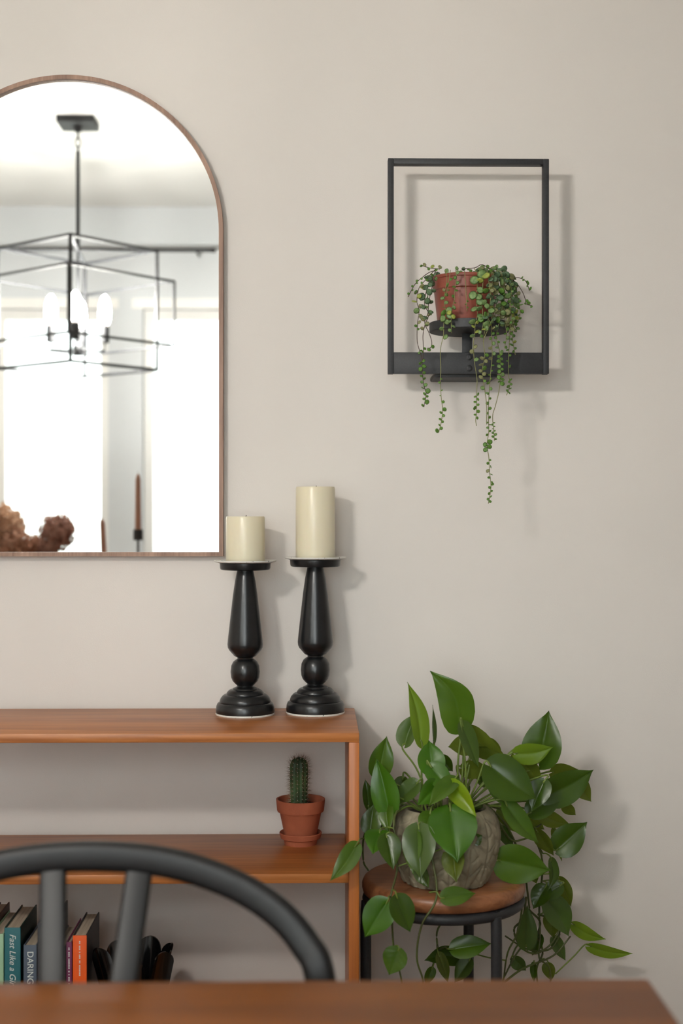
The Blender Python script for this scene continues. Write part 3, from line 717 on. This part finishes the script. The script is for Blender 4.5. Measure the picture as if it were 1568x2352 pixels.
# base px,py  tip px,py  width  depth base, depth tip, roll, shade, [fold, bend, kink], attach (c crown, v vine, or a point)
LV = [
 (1053,1668, 987,1541, 84, -.24,-.25,-12,'m',(.26,.05,.32),'c'),
 (966,1702, 935,1566, 42, -.27,-.27, 30,'l',(.30,.03,.10),'c'),
 (930,1709, 962,1636, 46, -.26,-.24,-25,'g',(.6,.05,-.1),'c'),
 (996,1700, 993,1619, 10, -.22,-.21, 60,'g',(.3,.05,0),'c'),
 (868,1778, 888,1690, 56, -.27,-.27, 10,'m',(.30,.03,0),'c'),
 (893,1862, 863,1740, 64, -.31,-.30,-15,'b',(.35,.04,.05),'c'),
 (846,1852, 838,1788, 27, -.27,-.26, 35,'d',(.3,.05,0),'c'),
 (850,1910, 858,1846, 48, -.30,-.29,-10,'g',(.35,.04,0),'v'),
 (884,1838, 892,1918, 38, -.30,-.33, 20,'m',(.3,.05,0),'c'),
 (992,1774, 984,1699, 64, -.29,-.26,  8,'b',(.35,.10,0),'c'),
 (990,1762,1046,1822, 52, -.30,-.33,-20,'b',(.3,.10,.1),'c'),
 (958,1800, 907,1846, 44, -.29,-.28, 25,'g',(.3,.05,0),'c'),
 (1004,1803, 958,1850, 52, -.32,-.36,-10,'b',(.30,.10,0),'c'),
 (1043,1792, 984,1852, 42, -.33,-.37, 25,'m',(.45,.10,0),'c'),
 (1034,1802,1094,1876, 46, -.33,-.37, 25,'y',(.3,.08,-.1),'c'),
 (1034,1862,1050,1982,112, -.35,-.40, -8,'b',(.16,.14,0),'c'),
 (988,1868, 974,1918, 44, -.34,-.37, 20,'m',(.3,.1,0),'c'),
 (962,1903, 966,2020, 78, -.365,-.40, 10,'g',(.30,.08,0),'v'),
 (950,1915, 948,2008, 44, -.362,-.385, 30,'m',(.30,.08,0),'v'),
 (888,1922, 903,1998, 54, -.36,-.385,-15,'d',(.35,.08,0),'v'),
 (872,1912, 856,1963, 62, -.33,-.38, 10,'b',(.25,.12,0),'v'),
 (816,1944, 757,2024, 46, -.37,-.40, 10,'m',(.28,.10,-.1),(838,1925,-.26)),
 (1040,1955,1048,2027, 54, -.365,-.395,15,'o',(.4,.1,0),'v'),
 (1018,2063,1092,2052, 44, -.41,-.40,-15,'m',(.25,.10,0),(985,2050,-.40)),
 (1086,1932,1107,1918, 30, -.35,-.35, 10,'d',(.2,.05,0),'c'),
 (1236,1752,1260,1632, 92, -.22,-.22,-10,'d',(.28,.04,.04),'c'),
 (1186,1731,1270,1716, 50, -.25,-.25, 20,'l',(.25,.10,.12),'c'),
 (1074,1678,1161,1736, 54, -.22,-.20, 15,'o',(.25,.10,.15),'c'),
 (1062,1667,1098,1762, 40, -.27,-.26,-30,'g',(.25,.04,0),'c'),
 (1078,1712,1028,1716, 48, -.22,-.24, 10,'o',(.25,.10,0),'c'),
 (1096,1724,1162,1740, 30, -.21,-.19, 20,'o',(.2,.05,0),'c'),
 (1062,1764,1124,1770, 44, -.22,-.21, 25,'o',(.2,.08,0),'c'),
 (1126,1760,1234,1836, 96, -.27,-.28,-18,'d',(.16,.08,.08),'c'),
 (1186,1736,1246,1802, 52, -.23,-.22, 20,'o',(.25,.05,0),'c'),
 (1252,1830,1363,1768, 76, -.20,-.18, 12,'d',(.30,.10,.05),'c'),
 (1268,1774,1328,1766, 52, -.18,-.16, 20,'o',(.25,.10,.25),'c'),
 (1318,1790,1358,1842, 42, -.17,-.16,-20,'o',(.25,.05,0),'c'),
 (1218,1866,1294,1820, 58, -.21,-.19,-10,'d',(.25,.08,0),'c'),
 (1248,1796,1220,1864, 52, -.24,-.25, 10,'d',(.25,.08,0),'c'),
 (1240,1868,1310,1894, 38, -.18,-.16, 15,'o',(.2,.06,.1),'c'),
 (1163,1850,1238,1938, 48, -.27,-.27,-25,'m',(.3,.06,.08),'c'),
 (1280,1950,1348,1888, 70, -.17,-.16,  8,'d',(.3,.06,0),'v'),
 (1234,1910,1272,1966, 34, -.19,-.18, 25,'o',(.35,.06,0),'v'),
 (1273,1908,1290,1978, 18, -.15,-.15, 40,'o',(.3,.05,0),'v'),
 (1146,1976,1264,1999, 90, -.29,-.29, 12,'m',(.18,.08,0),'v'),
 (1264,1976,1258,2046, 24, -.17,-.17,-35,'g',(.35,.05,-.3),'v'),
 (1286,2034,1236,2068, 42, -.15,-.15, 15,'g',(.3,.08,0),'v'),
 (1252,2038,1224,2088, 46, -.16,-.17, 20,'d',(.3,.08,0),'v'),
 (1283,2020,1311,2083, 34, -.12,-.12, 10,'o',(.2,.06,-.1),'v'),
 (1258,2068,1306,2152, 62, -.15,-.15,-20,'g',(.3,.08,-.1),'v'),
 (1266,2102,1270,2154, 38, -.13,-.13, 20,'o',(.3,.06,0),'v'),
 (1208,2172,1210,2078, 48, -.18,-.18, 10,'g',(.35,.06,0),'v'),
 (1318,2124,1391,2157, 32, -.11,-.10, 20,'l',(.3,.06,.15),'v'),
 (1356,2174,1453,2190, 28, -.11,-.09, 25,'l',(.3,.06,.10),(1275,2237,-.14)),
 (1270,2156,1298,2206, 30, -.12,-.12,-25,'g',(.3,.06,0),'v'),
 (1258,2214,1266,2253, 30, -.13,-.13, 20,'o',(.3,.06,0),'v'),
 (1180,2202,1208,2230, 32, -.16,-.16, 20,'g',(.3,.06,0),'v'),
 (888,2074, 837,2153, 74, -.42,-.42, 10,'b',(.28,.08,0),'v'),
 (912,2062, 942,2142, 58, -.43,-.43,-10,'d',(.35,.08,0),'v'),
 (915,2182, 893,2240, 58, -.41,-.41, 12,'m',(.25,.08,0),'v'),
 (1042,2180,1129,2167, 52, -.30,-.30,-12,'m',(.25,.08,0),(1003,2185,-.14)),
 (1056,2200, 974,2206, 46, -.16,-.17, 20,'d',(.2,.08,.15),'v'),
 (1078,2206,1043,2258, 38, -.18,-.18, 20,'g',(.3,.08,0),'v'),
 (1008,2194,1029,2258, 28, -.20,-.20,-20,'o',(.3,.08,0),'v'),
 (992,2225, 976,2262, 24, -.18,-.18,-20,'m',(.3,.08,0),'v'),
 (1128,1808,1182,1852, 32, -.26,-.26,-25,'g',(.3,.06,.1),'c'),
 (1226,2214,1226,2258, 16, -.15,-.15, 30,'d',(.3,.06,0),'v'),
 (1065,1806,1040,1872, 40, -.20,-.24, 20,'d',(.3,.06,0),'c'),
 (1150,1860,1192,1915, 34, -.20,-.20, 20,'o',(.3,.06,0),'v'),
 (925,1790, 905,1850, 36, -.20,-.22, 20,'d',(.3,.06,0),'c'),
 (930,2270, 905,2330, 50, -.40,-.41, 10,'m',(.3,.08,0),'v'),
 (1118,1700,1150,1752, 40, -.18,-.17, 25,'o',(.3,.06,0),'c'),
 (1100,1792,1150,1800, 36, -.19,-.18,-25,'d',(.3,.06,0),'c'),
 (1205,1875,1250,1905, 36, -.17,-.16, 20,'o',(.3,.06,0),'v'),
 (1190,1760,1200,1800, 40, -.18,-.18, 20,'d',(.3,.06,0),'c'),
 (1150,1905,1178,1950, 30, -.20,-.20,-20,'d',(.3,.06,0),'v'),
 (1218,1990,1232,2030, 30, -.14,-.14, 20,'o',(.3,.06,0),'v'),
 (1240,2150,1222,2195, 28, -.13,-.13, 20,'d',(.3,.06,0),'v'),
 (1012,1740,1040,1772, 34, -.21,-.21, 20,'d',(.3,.06,0),'c'),
 (870,1880, 848,1918, 34, -.24,-.25, 20,'d',(.3,.06,0),'v'),
 (1295,1850,1322,1872, 26, -.15,-.14, 15,'o',(.3,.06,0),'c'),
 (960,1990, 985,2040, 34, -.36,-.38, 25,'d',(.3,.06,0),'v'),
 (1262,2290,1285,2340, 44, -.15,-.15, 10,'m',(.3,.08,0),'v'),
]
for i, (bx, by, tx, ty, w, yb, yt, roll, sh, (fo, be, ki), att) in enumerate(LV):
    Bp, Tp = at(bx, by, yb), at(tx, ty, yt)
    bm = leaf_mesh(Bp, Tp, S(w, (yb+yt)/2), roll, fo, be, ki)
    lf = fin('leaf', bm, PL[sh], po, smooth=True)
    if att == 'c':
        ang = math.atan2(Bp.y-crown.y, Bp.x-crown.x)
        rr = QR*0.45*random.uniform(0.5, 1.0)
        o = crown + V((rr*math.cos(ang), rr*math.sin(ang), 0))
    elif att == 'v': o = min(vsamp, key=lambda q: (q-Bp).length + (0.02 if q.z < Bp.z else 0))
    else: o = at(*att)
    axis = (Tp-Bp).normalized()
    m1 = o.lerp(Bp, 0.5) + V((0, 0, 0.012 if att == 'c' else 0.006))
    m2 = Bp - axis*min(0.012, (Bp-o).length*0.2) + V((0, 0, 0.002))
    rad = 0.0019 if att == 'c' else 0.0014
    fin('petiole', tube(catmull([o, m1, m2, Bp+axis*0.002], 6), rad, n=6), M_pet, lf, smooth=True)

# ------------------------------------------------------------------ books on the lower shelf
def text_mesh(s, size, shear=0.0):
    cu = bpy.data.curves.new('lettering', 'FONT'); cu.body = s; cu.size = size; cu.shear = shear
    cu.align_x = 'LEFT'; cu.align_y = 'CENTER'; cu.extrude = 0.00015
    t = bpy.data.objects.new('lettering', cu); col.objects.link(t)
    dg = bpy.context.evaluated_depsgraph_get(); dg.update()
    me = bpy.data.meshes.new_from_object(t.evaluated_get(dg))
    bpy.data.objects.remove(t); bpy.data.curves.remove(cu)
    return me
M_ink = pmat('pale_ink', (214, 220, 216), 0.6)
SPY = -0.305
def book(px0, px1, ptop, dep, cover, label, title=None, tsize=0.02, shear=0, marks=False, yo=0.0, sidec=None):
    y0 = SPY + yo
    a = at(px0, ptop, y0); b = at(px1, ptop, y0); h = a.z - SH3
    xa, xb = a.x, b.x
    t = empty('book', label, 'book', ((xa+xb)/2, y0+dep/2, SH3), 'books on the lower shelf')
    bm = bmesh.new(); ct = 0.0022
    box(bm, (xa, y0+ct, SH3), (xa+ct, y0+dep, SH3+h)); box(bm, (xb-ct, y0+ct, SH3), (xb, y0+dep, SH3+h))
    mat = pmat('cover_' + label.split()[0], cover, 0.45, var=0.08, vscale=30)
    fin('cover', bm, pmat('boards_' + label.split()[0], sidec, 0.45) if sidec else mat, t)
    boxo('spine', (xa, y0, SH3), (xb, y0+ct, SH3+h), mat, t, bevel=0.0008)
    boxo('pages', (xa+ct, y0+ct, SH3+0.003), (xb-ct, y0+dep-0.004, SH3+h-0.003), M_paper, t)
    if title:
        me = text_mesh(title, tsize, shear); me.materials.append(M_ink)
        M = Matrix.Translation(((xa+xb)/2, y0-0.0003, SH3+h-0.011)) @ Matrix(((0, 1, 0, 0), (0, 0, -1, 0), (-1, 0, 0, 0), (0, 0, 0, 1)))
        link_copy('title', me, M, t)
    if marks:
        bm = bmesh.new(); z = SH3+h-0.010; xm = (xa+xb)/2 if marks == 1 else xa+(xb-xa)*0.35
        while z > SH3+h-0.075:
            l = random.uniform(0.0014, 0.0026)
            box(bm, (xm-0.0011, y0-0.0004, z-l), (xm+0.0011, y0, z)); z -= l + random.choice([0.0008, 0.0008, 0.0035])
        fin('spine_print', bm, M_ink, t)
book(-46, -22, 2128, 0.16, (90, 60, 50), 'brown book at the far end of the row')
book(-21, 8, 2145, 0.15, (158, 196, 160), 'mint green book beside the teal book', marks=2)
book(10, 47, 2131, 0.15, (36, 104, 112), 'teal book with pale italic lettering on its spine', 'Fast Like a Girl', 0.0158, 0.3, sidec=(20, 52, 44))
book(54, 84, 2171, 0.14, (78, 90, 106), 'slate blue book with white capital lettering on its spine', 'DARING GREATLY', 0.0160)
book(86, 122, 2120, 0.15, (64, 66, 74), 'charcoal book between the slate blue book and the magenta book')
book(124, 150, 2176, 0.14, (96, 92, 96), 'grey book beside the magenta book')
book(152, 165, 2164, 0.15, (116, 40, 84), 'thin magenta book beside the orange book', marks=1)
book(167, 199, 2149, 0.15, (238, 92, 14), 'orange book at the open end of the row', marks=1, sidec=(38, 40, 48))

# black glossy petal vase beside the books
vy = -0.215
vc = at(312, 2200, vy); vc.z = SH3
pv = empty('petal_vase', 'black glossy vase of rounded upright petals on the lower shelf', 'vase', vc)
fin('base', lathe([(0, 0), (0.045, 0), (0.052, 0.006), (0.050, 0.016), (0.0, 0.020)], vc, 40), M_gloss_black, pv, smooth=True, angle=50)
def petal(px, y, ptop, wpx, yaw, lean):
    top = at(px, ptop, y); h = top.z - SH3 - 0.006; wid = S(wpx, y); a = math.radians(yaw)
    s_ = V((math.cos(a), math.sin(a), 0)); n_ = V((-math.sin(a), math.cos(a), 0))
    foot = V((vc.x + (top.x-vc.x)*0.45, vc.y + (y-vc.y)*0.45, 0))
    bm = bmesh.new(); A = []; Bk = []
    for i in range(19):
        t = math.sin(i/18*PI/2)
        w = wid/2*(0.55+0.45*math.sin(min(1, t*1.7)*PI/2))
        capt = 1 - min(0.45, wid/2/h)
        if t > capt: w *= max(0.03, math.sqrt(max(0.0, 1-((t-capt)/(1-capt))**2)))
        c = V((foot.x+(top.x-foot.x)*t, foot.y+(y-foot.y)*t, SH3+0.006+h*t))
        ra, rb = [], []
        for j in range(9):
            v = -1+2*j/8
            p = c + s_*(w*v) + n_*(lean*wid*(v*v*(w/(wid/2))**2))
            ra.append(bm.verts.new(p)); rb.append(bm.verts.new(p + n_*0.004))
        A.append(ra); Bk.append(rb)
    for G, fl in ((A, 0), (Bk, 1)):
        for i in range(18):
            for j in range(8):
                q = (G[i][j], G[i][j+1], G[i+1][j+1], G[i+1][j]); bm.faces.new(q[::-1] if fl else q)
    rim = [r[0] for r in A] + A[-1][1:] + [r[8] for r in A[::-1]][1:]
    rim2 = [r[0] for r in Bk] + Bk[-1][1:] + [r[8] for r in Bk[::-1]][1:]
    for i in range(len(rim)-1): bm.faces.new((rim[i], rim[i+1], rim2[i+1], rim2[i]))
    fin('petal', bm, M_gloss_black, pv, smooth=True, angle=60)
for args in ((345, -.175, 2150, 62, -8, -.2), (392, -.20, 2166, 44, -62, -.2), (376, -.245, 2187, 52, 35, -.2), (224, -.225, 2178, 46, 40, -.2), (270, -.18, 2160, 60, 12, -.2), (300, -.265, 2205, 56, 0, .2)):
    petal(*args)

# ------------------------------------------------------------------ dining table and chair in the foreground
TZ = 0.75; TYF = -1.31
txr = at(1490, 2256, TYF).x; TXL = -1.95; TYN = -2.45
tb = empty('dining_table', 'brown wooden dining table in front of the bookcase', 'table', ((txr+TXL)/2, (TYF+TYN)/2, 0))
boxo('tabletop', (TXL, TYN, TZ-0.03), (txr, TYF, TZ), M_table, tb, bevel=0.006, seg=3)
for x in (TXL+0.12, txr-0.12):
    for y in (TYN+0.12, TYF-0.12):
        boxo('leg', (x-0.035, y-0.035, 0), (x+0.035, y+0.035, TZ-0.11), M_table, tb, bevel=0.004)
boxo('apron', (TXL+0.10, TYF-0.14, TZ-0.11), (txr-0.10, TYF-0.12, TZ-0.03), M_table, tb)
boxo('apron', (TXL+0.10, TYN+0.12, TZ-0.11), (txr-0.10, TYN+0.14, TZ-0.03), M_table, tb)

CYB = -1.16                         # the chair back, tucked up to the table
chb = [(205,1966,-1.145),(330,1973,-1.146),(440,1995,-1.15),(550,2038,-1.16),(640,2098,-1.175),(700,2168,-1.19),(734,2242,-1.205)]
bow = [at(*p) for p in chb]
cx = bow[0].x
end = bow[-1]
bow += [V((end.x+0.008, end.y-0.018, end.z-0.10)), V((end.x-0.01, end.y-0.05, 0.46))]
left = [V((2*cx-p.x, p.y, p.z)) for p in bow[1:]][::-1]
ch = empty('dining_chair', 'black bow-back wooden chair tucked under the dining table', 'chair', (cx, -1.40, 0))
fin('back_bow', sweep(catmull(left + bow, 8), rrect(0.037, 0.025, 0.010), up=V((0, 1, 0))), M_chair, ch, smooth=True, angle=60)
seatz = 0.455
for top, bot in (((122, 1985), (120, 2262)), ((322, 1985), (283, 2262))):
    a = at(top[0], top[1], -1.146); b = at(bot[0], bot[1], -1.215)
    e = b + (b-a)*((b.z-seatz)/(a.z-b.z))
    fin('back_slat', sweep(catmull([a, b, e], 6), rrect(0.033, 0.012, 0.005), up=V((0, 1, 0))), M_chair, ch, smooth=True, angle=50)
bm = bmesh.new()
sp_ = [(0.27*math.copysign(abs(math.cos(t))**0.7, math.cos(t)), 0.22*math.copysign(abs(math.sin(t))**0.7, math.sin(t))) for t in [2*PI*k/48 for k in range(48)]]
r = []
for z, s in ((0.42, 0.93), (0.428, 0.98), (0.445, 1.0), (0.46, 0.98), (0.462, 0.9)):
    r.append([bm.verts.new((cx+x*s, -1.44+y*s, z)) for x, y in sp_])
for a, b in zip(r, r[1:]):
    for k in range(48): bm.faces.new((a[k], a[(k+1) % 48], b[(k+1) % 48], b[k]))
bm.faces.new(r[0][::-1]); bm.faces.new(r[-1])
fin('seat', bm, M_chair, ch, smooth=True, angle=50)
for sx in (-1, 1):
    for sy in (-1, 1):
        fin('leg', tube([V((cx+sx*0.17, -1.44+sy*0.13, 0.43)), V((cx+sx*0.20, -1.44+sy*0.17, 0.22)), V((cx+sx*0.225, -1.44+sy*0.20, 0))], 0.016, n=12, scale=[0.9, 1.1, 0.75]), M_chair, ch, smooth=True, angle=50)
    fin('stretcher', tube([V((cx+sx*0.20, -1.44-0.17, 0.2)), V((cx+sx*0.20, -1.44+0.17, 0.2))], 0.010, n=8), M_chair, ch, smooth=True, angle=50)
fin('stretcher', tube([V((cx-0.20, -1.44, 0.2)), V((cx+0.20, -1.44, 0.2))], 0.010, n=8), M_chair, ch, smooth=True, angle=50)

# ------------------------------------------------------------------ things on the table, seen in the mirror
def taper(px, ptop, pbot, pcup, y, label1, label2, lean=0.0):
    a = behind(px, pbot, y); zt_ = behind(px, ptop, y).z; zc = behind(px, pcup, y).z
    c = V((a.x, y, TZ))
    h = empty('taper_holder', label1, 'candle holder', c)
    fin('stem', lathe([(0, 0), (0.045, 0), (0.046, 0.004), (0.010, 0.008), (0.0045, 0.012), (0.0045, zc-TZ), (0, zc-TZ)], c, 28), M_black_metal, h, smooth=True, angle=40)
    z0 = zc-TZ; z1_ = a.z-TZ
    fin('cup', lathe([(0, z0), (0.016, z0), (0.017, z0+0.003), (0.017, z1_), (0.0135, z1_), (0.0135, z0+0.008), (0, z0+0.008)], c, 28), M_black_metal, h, smooth=True, angle=40)
    L = zt_-zc-0.009; cz = c + V((0, 0, z0+0.0085))
    bm = lathe([(0, 0), (0.0115, 0), (0.0115, 0.02), (0.0095, L*0.9), (0.006, L-0.006), (0.0015, L)], cz, 20)
    for v in bm.verts: v.co.x += lean*(v.co.z-cz.z)*max(0, (v.co.z-cz.z)/L)
    t = empty('taper_candle', label2, 'candle', cz)
    fin('wax', bm, M_taper, t, smooth=True, angle=50)
    fin('wick', tube([cz+V((lean*L, 0, L-0.001)), cz+V((lean*L, 0, L+0.008))], 0.0008, n=5), M_wick, t)
taper(317, 1088, 1216, 1241, -2.05, 'tall black metal taper holder reflected in the mirror', 'tall brown taper candle reflected in the mirror')
taper(240, 1190, 1300, 1322, -2.05, 'low black metal taper holder beside the dried flowers on the table', 'short brown taper candle beside the dried flowers on the table', lean=-0.05)
fy = -2.08
vb = behind(60, 1300, fy); vb.z = TZ
bq = empty('dried_flower_bouquet', 'brown dried hydrangea bouquet in a vase on the dining table', 'bouquet', vb)
fin('vase', lathe([(0, 0), (0.045, 0), (0.062, 0.03), (0.068, 0.08), (0.055, 0.14), (0.032, 0.18), (0.030, 0.21), (0.036, 0.22), (0.031, 0.222), (0.027, 0.21), (0.027, 0.02), (0, 0.02)], vb, 36), M_vase, bq, smooth=True, angle=50)
for (px, py, rp, yy, mi) in ((5, 1212, 52, -2.06, 0), (131, 1222, 42, -2.04, 2), (80, 1258, 30, -2.10, 1), (30, 1250, 40, -2.02, 1), (-60, 1220, 50, -2.12, 0), (110, 1262, 24, -2.0, 2), (-20, 1270, 40, -2.16, 2)):
    c = behind(px, py, yy); rad = rp/F*(2.86-yy)
    bm = bmesh.new()
    ga = PI*(3-math.sqrt(5)); N = 300
    for k in range(N):
        z = 1-2*(k+0.5)/N; rr = math.sqrt(1-z*z); d = V((rr*math.cos(ga*k), rr*math.sin(ga*k), z))
        R_ = rad*random.uniform(0.72, 1.03)
        p = c + d*R_
        nrm = (d + V((random.gauss(0, .5), random.gauss(0, .5), random.gauss(0, .5)))).normalized()
        s1 = nrm.orthogonal().normalized(); s1 = Matrix.Rotation(random.uniform(0, 6.3), 3, nrm) @ s1; s2 = nrm.cross(s1)
        q = rad*random.uniform(0.14, 0.22)
        cv = bm.verts.new(p - nrm*q*0.3)
        vs = [bm.verts.new(p + (s1*math.cos(t)+s2*math.sin(t))*q*(1 if j % 2 == 0 else 0.6) + nrm*q*random.uniform(-.2, .3)) for j, t in enumerate([2*PI*j/8 for j in range(8)])]
        for j in range(8): bm.faces.new((cv, vs[j], vs[(j+1) % 8]))
    bmesh.ops.create_icosphere(bm, subdivisions=2, radius=rad*0.7, matrix=Matrix.Translation(c))
    me_o = fin('flower_head', bm, M_hyd[mi], bq)
    fin('stem', tube(catmull([c, c.lerp(vb+V((0, 0, 0.2)), 0.6)+V((0, 0, 0.0)), vb+V((0, 0, 0.205)), vb+V((0, 0, 0.05))], 5), 0.0025, n=6), M_stem_dry, bq, smooth=True)

# ------------------------------------------------------------------ chandelier above the table, seen in the mirror
HY = -2.40
hc = behind(179, 700, HY)
DV = (2*MIRROR_Y - HY) - CAM.y
pz = lambda py: CAM.z + (1176-py)/F*DV
cl = empty('chandelier', 'black cage chandelier with four lit bulbs', 'chandelier', (hc.x, HY, ZC))
cs = 0.069
boxo('canopy', (hc.x-cs, HY-cs, ZC-0.024), (hc.x+cs, HY+cs, ZC), M_black_metal, cl, bevel=0.002)
zt_ = pz(312)
fin('canopy_stub', lathe([(0, 0), (0.012, 0), (0.014, 0.012), (0.02, 0.02), (0, 0.02)], (hc.x, HY, ZC-0.044), 20), M_black_metal, cl, smooth=True, angle=40)
zz = ZC-0.040
for k in range(3):
    pts = []
    for j in range(20):
        t = 2*PI*j/20; a_, b_ = 0.010*math.cos(t), 0.019*math.sin(t)
        pts.append(V((hc.x+(a_ if k % 2 else 0), HY+(0 if k % 2 else a_), zz-0.016+b_)))
    fin('chain_link', sweep(pts, circ(0.0022, 6), closed=True, up=V((0.3, 0.9, 0.3))), M_steel, cl, smooth=True)
    zz -= 0.029
rod_top = zz+0.010
Az1, Az0, Bz1, Bz0 = pz(576), pz(849), pz(645), pz(792)
hubz = pz(806)
fin('rod', tube([V((hc.x, HY, rod_top)), V((hc.x, HY, Az1))], 0.0075, n=10), M_black_metal, cl, smooth=True, angle=50)
fin('inner_rod', tube([V((hc.x, HY, Az1)), V((hc.x, HY, hubz-0.02))], 0.005, n=10), M_black_metal, cl, smooth=True, angle=50)
rot = math.radians(-4.5)
def cage(half, z0, z1, bw):
    cor = []
    for k in range(4):
        a = rot + k*PI/2
        cor.append(V((hc.x+half*math.cos(a), HY+half*math.sin(a), 0)))
    for k in range(4):
        p, q = cor[k], cor[(k+1) % 4]
        boxv = rrect(bw, bw, bw*0.15, 1)
        fin('cage_bar', sweep([p+V((0, 0, z0)), p+V((0, 0, z1))], boxv, up=(q-p).normalized()), M_black_metal, cl)
        for z in (z0, z1):
            fin('cage_bar', sweep([p+V((0, 0, z)), q+V((0, 0, z))], boxv), M_black_metal, cl)
    for k in range(2):
        pass
    return cor
ca = cage(0.293, Az0, Az1, 0.011)
cb = cage(0.357, Bz0, Bz1, 0.009)
for k in range(2):
    fin('cage_bar', sweep([ca[k]+V((0, 0, Az1)), ca[k+2]+V((0, 0, Az1))], rrect(0.010, 0.010, 0.001, 1)), M_black_metal, cl)
fin('hub', lathe([(0, -0.02), (0.018, -0.02), (0.02, 0), (0.018, 0.015), (0.006, 0.03), (0, 0.03)], (hc.x, HY, hubz), 20), M_black_metal, cl, smooth=True, angle=40)
M_bulb = emit('lit_bulb_glass', (1.0, 0.955, 0.89), BULB)
for k in range(4):
    a = rot + k*PI/2
    d = V((math.cos(a), math.sin(a), 0)); c = V((hc.x, HY, hubz)); e = c + d*0.099
    arm = fin('arm', tube([c, e, e+V((0, 0, 0.035))], 0.0048, n=8), M_black_metal, cl, smooth=True, angle=50)
    fin('bulb_sleeve', lathe([(0, 0.03), (0.017, 0.03), (0.017, 0.09), (0.012, 0.092), (0, 0.092)], e, 20), M_black_metal, cl, smooth=True, angle=40)
    fin('bulb', lathe([(0.010, 0.0925), (0.016, 0.103), (0.0215, 0.120), (0.0225, 0.145), (0.021, 0.170), (0.0145, 0.192), (0.005, 0.206), (0, 0.208)], e, 16), M_bulb, cl, smooth=True)
    fin('bulb_socket', lathe([(0.0, 0.0), (0.0125, 0.0), (0.0125, 0.012), (0.0, 0.012)], e+V((0, 0, 0.0805+0.012)), 16), M_brass, cl)

# curtain rod on the window wall
ra = behind(487, 575, YF+0.09); 
cr_ = empty('curtain_rod', 'thin black curtain rod above the window, reflected in the mirror', 'curtain rod', (ra.x-0.9, YF, ra.z))
fin('rod', tube([ra, ra+V((-1.75, 0, 0))], 0.009, n=10), M_steel, cr_, smooth=True, angle=50)
for dx in (-0.02, -1.73):
    fin('finial', lathe([(0, -0.012), (0.012, -0.008), (0.014, 0), (0.012, 0.008), (0, 0.012)], ra+V((0.005 if dx > -1 else -1.755, 0, 0)), 14), M_steel, cr_, smooth=True)
    fin('rod_bracket', tube([V((ra.x+dx-0.05, YF, ra.z-0.01)), V((ra.x+dx-0.05, YF+0.09, ra.z-0.01))], 0.006, n=8), M_steel, cr_, smooth=True, angle=50)
